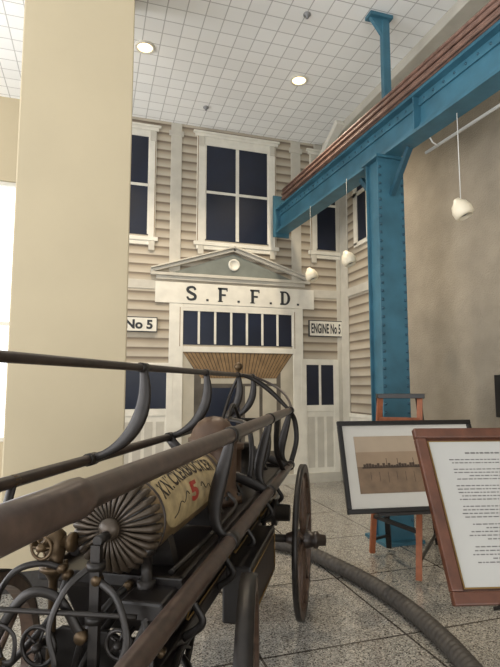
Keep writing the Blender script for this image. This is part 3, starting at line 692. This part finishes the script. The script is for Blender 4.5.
for t_,f_,m_ in((tl,f1,M_easel),(trr,f2,M_easel),(tl+FW*.05,f3,M_black),(trr+FW*.05,f4,M_black)): upright(t_,f_).obj('leg',m_,ez)
b=Bd(); b.beam(tl-RT*.03,trr+RT*.03,.08,.04); b.obj('top_bar',M_black,ez,bevel=.004)
for k in(.14,.32,.75):
    b=Bd(); b.beam(tl.lerp(f1,k),trr.lerp(f2,k),.03,.03); b.obj('crossbar',M_easel if k<.5 else M_black,ez)
b=Bd(); b.beam(f2.lerp(trr,.1),f4.lerp(trr,.1),.02,.02); b.obj('spreader',M_black,ez)
b=Bd(); b.beam(f1.lerp(tl,.1),f3.lerp(tl,.1),.02,.02); b.obj('spreader',M_black,ez)
m1=tl.lerp(f1,.62); m2=trr.lerp(f2,.62)
b=Bd(); b.beam(m1-RT*.1,m2+RT*.1,.03,.03)
q1=P1.p(.3,-.012,-.0); q2=P1.p(.62,-.012,-.0); b.beam(q1,m1,.03,.02); b.beam(q2,m2,.03,.02); P1.box(b,.22,.72,-.02,-.001,-.02,.05); b.obj('picture_ledge',M_black,ez)
P2=Panel(at_F(452,607,1.75),at_F(411,431,2.06),.62)
e=thing('framed_text_panel',P2.p(P2.w/2,0,0),'walnut-framed printed history sheet tilted back on a stand','framed text')
frame(P2,.042,e,M_frame,.03)
b=Bd(); P2.box(b,.036,P2.w-.036,.036,P2.h-.036,.004,.010); b.obj('backing',M_frame,e)
b=Bd(); P2.box(b,.050,P2.w-.050,.050,P2.h-.050,.010,.014); b.obj('inner_lip',M_gold,e)
b=Bd(); P2.box(b,.055,P2.w-.055,.055,P2.h-.055,.012,.016); b.obj('sheet',M_paper,e)
b=Bd(); v=P2.h-.105; row=0
while v>.12:
    short=row==0 or random.random()<.2
    half=(P2.w/2-.112)*(random.uniform(.6,.85) if short else random.uniform(.90,1.0))
    u=P2.w/2-half; end=P2.w/2+half
    if row not in(1,4,9,15,20,26):
        while u<end:
            wl_=random.uniform(.006,.022); P2.box(b,u,min(u+wl_,end),v,v+(.006 if row==0 else .0038),.0158,.0164); u+=wl_+.004
    v-=.0128; row+=1
b.obj('printed_lines',M_ink,e)
st=P2.p(P2.w/2,0,-.05)
ps=thing('display_stand',V(st.x,st.y,0),'slim black metal display stand holding the framed text','stand')
sp=V(st.x,st.y,0)+FW*.06
Bd().lathe(sp,UP,[(0,0),(0,.16),(.015,.16),(.03,.03),(.03,0)],28).obj('stand_base',M_black,ps)
b=Bd(); b.tube([sp+UP*.02,sp+UP*(P2.o.z+.1)],.015,10); b.tube([sp+UP*(P2.o.z+.1),P2.p(P2.w/2,P2.h*.5,-.012)],.012,8); b.obj('pole',M_black,ps)
b=Bd(); P2.box(b,P2.w*.25,P2.w*.75,-.012,-.001,-.03,.04); b.beam(sp+UP*(P2.o.z-.01),P2.p(P2.w/2,-.008,-.02),.02,.015); b.obj('ledge',M_black,ps)
pw=on_x(499,396,EX-.12)
b=Bd(); b.box(EX-.14,EX-.12,pw.y-.12,pw.y+.03,pw.z-.2,pw.z+.2); b.obj('wall_plaque',M_black,label='narrow black plaque mounted on rough concrete wall',category='plaque',bevel=.004)

# ------------------------------------------------------------ light: sky brightened toward the north to whiten the window view
w=bpy.data.worlds.new('World'); sc.world=w; w.use_nodes=True
nt=w.node_tree; bg=nt.nodes['Background']; bg.inputs[0].default_value=(.94,.96,1,1)
tc=nt.nodes.new('ShaderNodeTexCoord'); sx_=nt.nodes.new('ShaderNodeSeparateXYZ'); nt.links.new(tc.outputs['Generated'],sx_.inputs[0])
mr=nt.nodes.new('ShaderNodeMapRange'); mr.inputs['From Min'].default_value=-.1; mr.inputs['From Max'].default_value=.7; mr.inputs['To Min'].default_value=.72; mr.inputs['To Max'].default_value=2.6
nt.links.new(sx_.outputs['Y'],mr.inputs['Value']); nt.links.new(mr.outputs[0],bg.inputs[1])
def area(loc,rot,sx,sy,en,col):
    l=bpy.data.lights.new('daylight_and_fill','AREA'); l.shape='RECTANGLE'; l.size=sx; l.size_y=sy; l.energy=en; l.color=col
    o_=bpy.data.objects.new('daylight_and_fill',l); o_.location=loc; o_.rotation_euler=rot; sc.collection.objects.link(o_)
area((XW-.9,1.5,1.8),(0,math.radians(-124),0),4,10,740,(.98,.98,1))  # west window light, tilted upward to lift the ceiling too
area((0,YB-0.8,1.0),(math.radians(140),0,0),7,3,290,(1,.98,.95))  # added fill behind the camera, brightens the ceiling like floor bounce

cam=bpy.data.cameras.new('camera'); cam.lens=36*500/667; cam.sensor_width=36; cam.clip_start=.02
co=bpy.data.objects.new('camera',cam); co.location=CAM; co.rotation_euler=(pi/2+PIT,0,-YAW); sc.collection.objects.link(co); sc.camera=co
